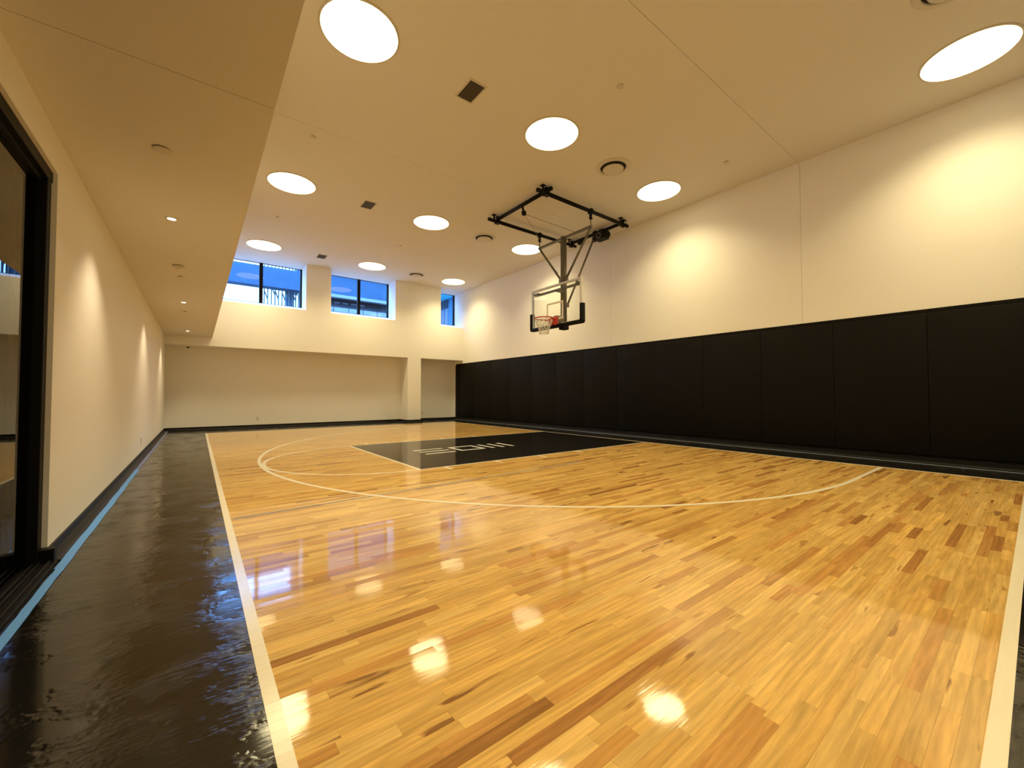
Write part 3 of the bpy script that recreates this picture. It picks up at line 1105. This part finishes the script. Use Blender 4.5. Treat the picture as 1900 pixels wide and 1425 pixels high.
# padding along the bottom edge and up both sides
b = BM()
pyo, pz0, pz1 = BY0 + 0.045, BZ0 - 0.05, BZ0 + 0.43
def rr(y, z):
    return y, z
outl = [(-pyo, pz1), (-pyo, pz0 + 0.05), (-pyo + 0.015, pz0 + 0.015), (-pyo + 0.05, pz0), (pyo - 0.05, pz0), (pyo - 0.015, pz0 + 0.015), (pyo, pz0 + 0.05), (pyo, pz1)]
iw = 0.085
inl = [(-pyo + iw, pz1), (-pyo + iw, pz0 + iw + 0.02), (-pyo + iw + 0.005, pz0 + iw + 0.005), (-pyo + iw + 0.02, pz0 + iw), (pyo - iw - 0.02, pz0 + iw), (pyo - iw - 0.005, pz0 + iw + 0.005), (pyo - iw, pz0 + iw + 0.02), (pyo - iw, pz1)]
strip(b, inl, outl, 0, 0.115)
for v in b.verts:
    y, z, d = v.co.x, v.co.y, v.co.z
    v.co = Vector((BX - 0.030 + d, y, z))
ed = [e for e in b.edges if abs((e.verts[0].co - e.verts[1].co).x) < 1e-6]
bmesh.ops.bevel(b, geom=ed, offset=0.012, segments=2, affect='EDGES', profile=0.5)
obj('edge_padding', b, 'pad', board)
# rear support bars tying the board to the mast
b = BM()
bar(b, (BX + 0.09, -BY0 + 0.05, BZ1 - 0.13), (BX + 0.09, BY0 - 0.05, BZ1 - 0.13), 0.05, 0.05)
for s in (-1, 1):
    box(b, BX + 0.045, BX + 0.12, s * (BY0 - 0.14) - 0.08, s * (BY0 - 0.14) + 0.08, BZ1 - 0.16, BZ1 - 0.08)
box(b, BX + 0.10, MX - 0.05, -0.05, 0.05, BZ1 - 0.17, BZ1 - 0.09)
obj('top_support', b, 'grey_metal', board)
b = BM()
box(b, MX - 0.10, MX + 0.10, -0.095, 0.095, BZ0 - 0.075, BZ0 + 0.09, 0.02, 2)
obj('bottom_mount', b, 'black_metal', board)
b = BM()
box(b, BX + 0.012, MX - 0.05, -0.07, 0.07, 3.00, 3.16)
obj('goal_mount', b, 'grey_metal', board)
# rim, bracket, net
RZ, RR = 3.048, 0.2286
RX = -1.60
b = BM()
tube(b, [(RX + RR * math.cos(a), RR * math.sin(a), RZ) for a in [2 * math.pi * k / 48 for k in range(48)]], 0.0145, 10, closed=True)
rim = obj('rim', b, 'red', hoop, label='red-orange steel rim')
b = BM()
x0, x1 = BX - 0.001, RX + RR - 0.012
prof = [(x0, RZ + 0.075), (x0, RZ - 0.135), (x0 - 0.09, RZ - 0.14), (x1 - 0.02, RZ - 0.05), (x1 - 0.03, RZ + 0.014), (x0 - 0.08, RZ + 0.02), (x0 - 0.04, RZ + 0.075)]
A = [b.verts.new((x, -0.115 if x > x1 else -0.085, z)) for x, z in prof]
B = [b.verts.new((x, 0.115 if x > x1 else 0.085, z)) for x, z in prof]
for i in range(len(prof)):
    j = (i + 1) % len(prof)
    b.faces.new((A[i], A[j], B[j], B[i]))
b.faces.new(A)
b.faces.new(B[::-1])
obj('rim_bracket', b, 'red', rim)
for s in (-1, 1):
    b = BM()
    tube(b, [(BX - 0.03, s * 0.075, RZ - 0.07), (BX - 0.14, s * 0.13, RZ - 0.02), (RX + 0.15, s * 0.172, RZ - 0.004)], 0.008, 8)
    obj('rim_strut', b, 'red', rim)
b = BM()
NS = 12
levels = [(-0.016, RR - 0.012), (-0.06, 0.212), (-0.115, 0.195), (-0.18, 0.168), (-0.25, 0.14), (-0.32, 0.122), (-0.39, 0.118)]
def npnt(k, l):
    z, r = levels[l]
    a = 2 * math.pi * (k + (0.5 if l % 2 else 0)) / NS
    return Vector((RX + r * math.cos(a), r * math.sin(a), RZ - 0.008 + z))
for k in range(NS):
    for l in range(len(levels) - 1):
        rad = 0.0070 if l < 4 else 0.0065
        if l % 2 == 0:
            tube(b, [npnt(k, l), npnt(k, l + 1)], rad, 5)
            tube(b, [npnt(k + 1, l), npnt(k, l + 1)], rad, 5)
        else:
            tube(b, [npnt(k, l), npnt(k, l + 1)], rad, 5)
            tube(b, [npnt(k, l), npnt(k + 1, l + 1)], rad, 5)
obj('net', b, 'cord', rim, label='white cord net')

# ================================================================== OUTSIDE THE WINDOWS
b = BM()
box(b, -30, 20, YG + 0.3, 45, 3.6, 3.75)
o = obj('pavement', b, 'pavement')
o['kind'] = 'structure'
o['label'] = 'outside paving beyond the windows'
o['category'] = 'paving'
# concrete beam across the view
b = BM()
box(b, -14, 1.3, 14.0, 14.6, 6.12, 7.03)
beam = tag(obj('concrete_beam', b, 'concrete', origin=(-6, 14, 6.12)), 'long blue-looking concrete beam crossing outside the two larger windows', 'beam')
# slatted screen behind the left window
scr = thing('slatted_screen', 'slatted screen with slanting braces seen through the window beside the soffit', 'screen', (-5.6, 14.9, 3.75))
n = 9
sx = [-6.0 + 1.35 * k / n for k in range(n + 1)]
for k, x in enumerate(sx):
    b = BM()
    box(b, x - 0.022, x + 0.022, 14.85, 14.95, 3.75, 7.75)
    obj('slat', b, 'ext_slat', scr)
for k in range(n):
    if k % 3 == 1:
        continue
    za = 5.75 + 0.3 * ((k * 37) % 5) / 5
    b = BM()
    bar(b, (sx[k], 14.9, za + 0.35), (sx[k + 1], 14.9, za - 0.05), 0.05, 0.05)
    obj('brace', b, 'ext_slat', scr)
# building block right of the screen
bl = thing('concrete_building', 'concrete building with a ledge and dark glazing outside the middle window', 'building', (-2.0, 15.2, 3.75))
b = BM()
box(b, -4.55, 1.25, 15.0, 16.0, 7.03, 9.4)
box(b, -4.55, 1.25, 14.7, 16.0, 6.3, 7.04)
obj('upper_wall', b, 'concrete', bl)
b = BM()
box(b, -4.6, 1.25, 13.7, 14.0, 5.98, 6.13)
obj('ledge', b, 'concrete_pale', bl)
b = BM()
box(b, -4.6, 1.25, 13.85, 14.0, 7.20, 7.36)
obj('ledge', b, 'concrete_pale', bl)
b = BM()
box(b, -4.55, 1.25, 14.8, 15.0, 3.75, 6.2)
obj('glazed_wall', b, 'ext_dark', bl)
for k in range(5):
    b = BM()
    box(b, -3.3 + k * 0.42, -3.02 + k * 0.42, 14.74, 14.80, 5.90, 5.98)
    obj('lit_strip', b, 'concrete_pale', bl)
for k in range(7):
    b = BM()
    box(b, -3.9 + k * 0.72, -3.22 + k * 0.72, 13.6, 13.63, 4.6, 5.46)
    obj('railing_panel', b, 'concrete_pale', bl)
b = BM()
box(b, -5.05, -4.7, 15.0, 15.5, 3.75, 6.3)
obj('side_pier', b, 'ext_panel', bl)
# side wall and canopy outside the corner window
sw = thing('side_building', 'outside wall with a canopy seen through the narrow corner window', 'building', (2.6, 13, 3.75))
b = BM()
box(b, 2.6, 2.9, 9.5, 22, 3.75, 6.5)
obj('wall', b, 'ext_panel', sw)
b = BM()
box(b, 1.45, 3.6, 9.5, 22, 6.5, 6.7)
obj('canopy', b, 'canopy', sw)
b = BM()
box(b, 2.57, 2.60, 12.55, 13.9, 6.0, 6.46)
obj('window_opening', b, 'ext_dark', sw)
for k in range(3):
    b = BM()
    box(b, 2.56, 2.60, 12.58 + k * 0.42, 12.88 + k * 0.42, 4.6, 5.92)
    obj('wall_panel', b, 'concrete_pale', sw)
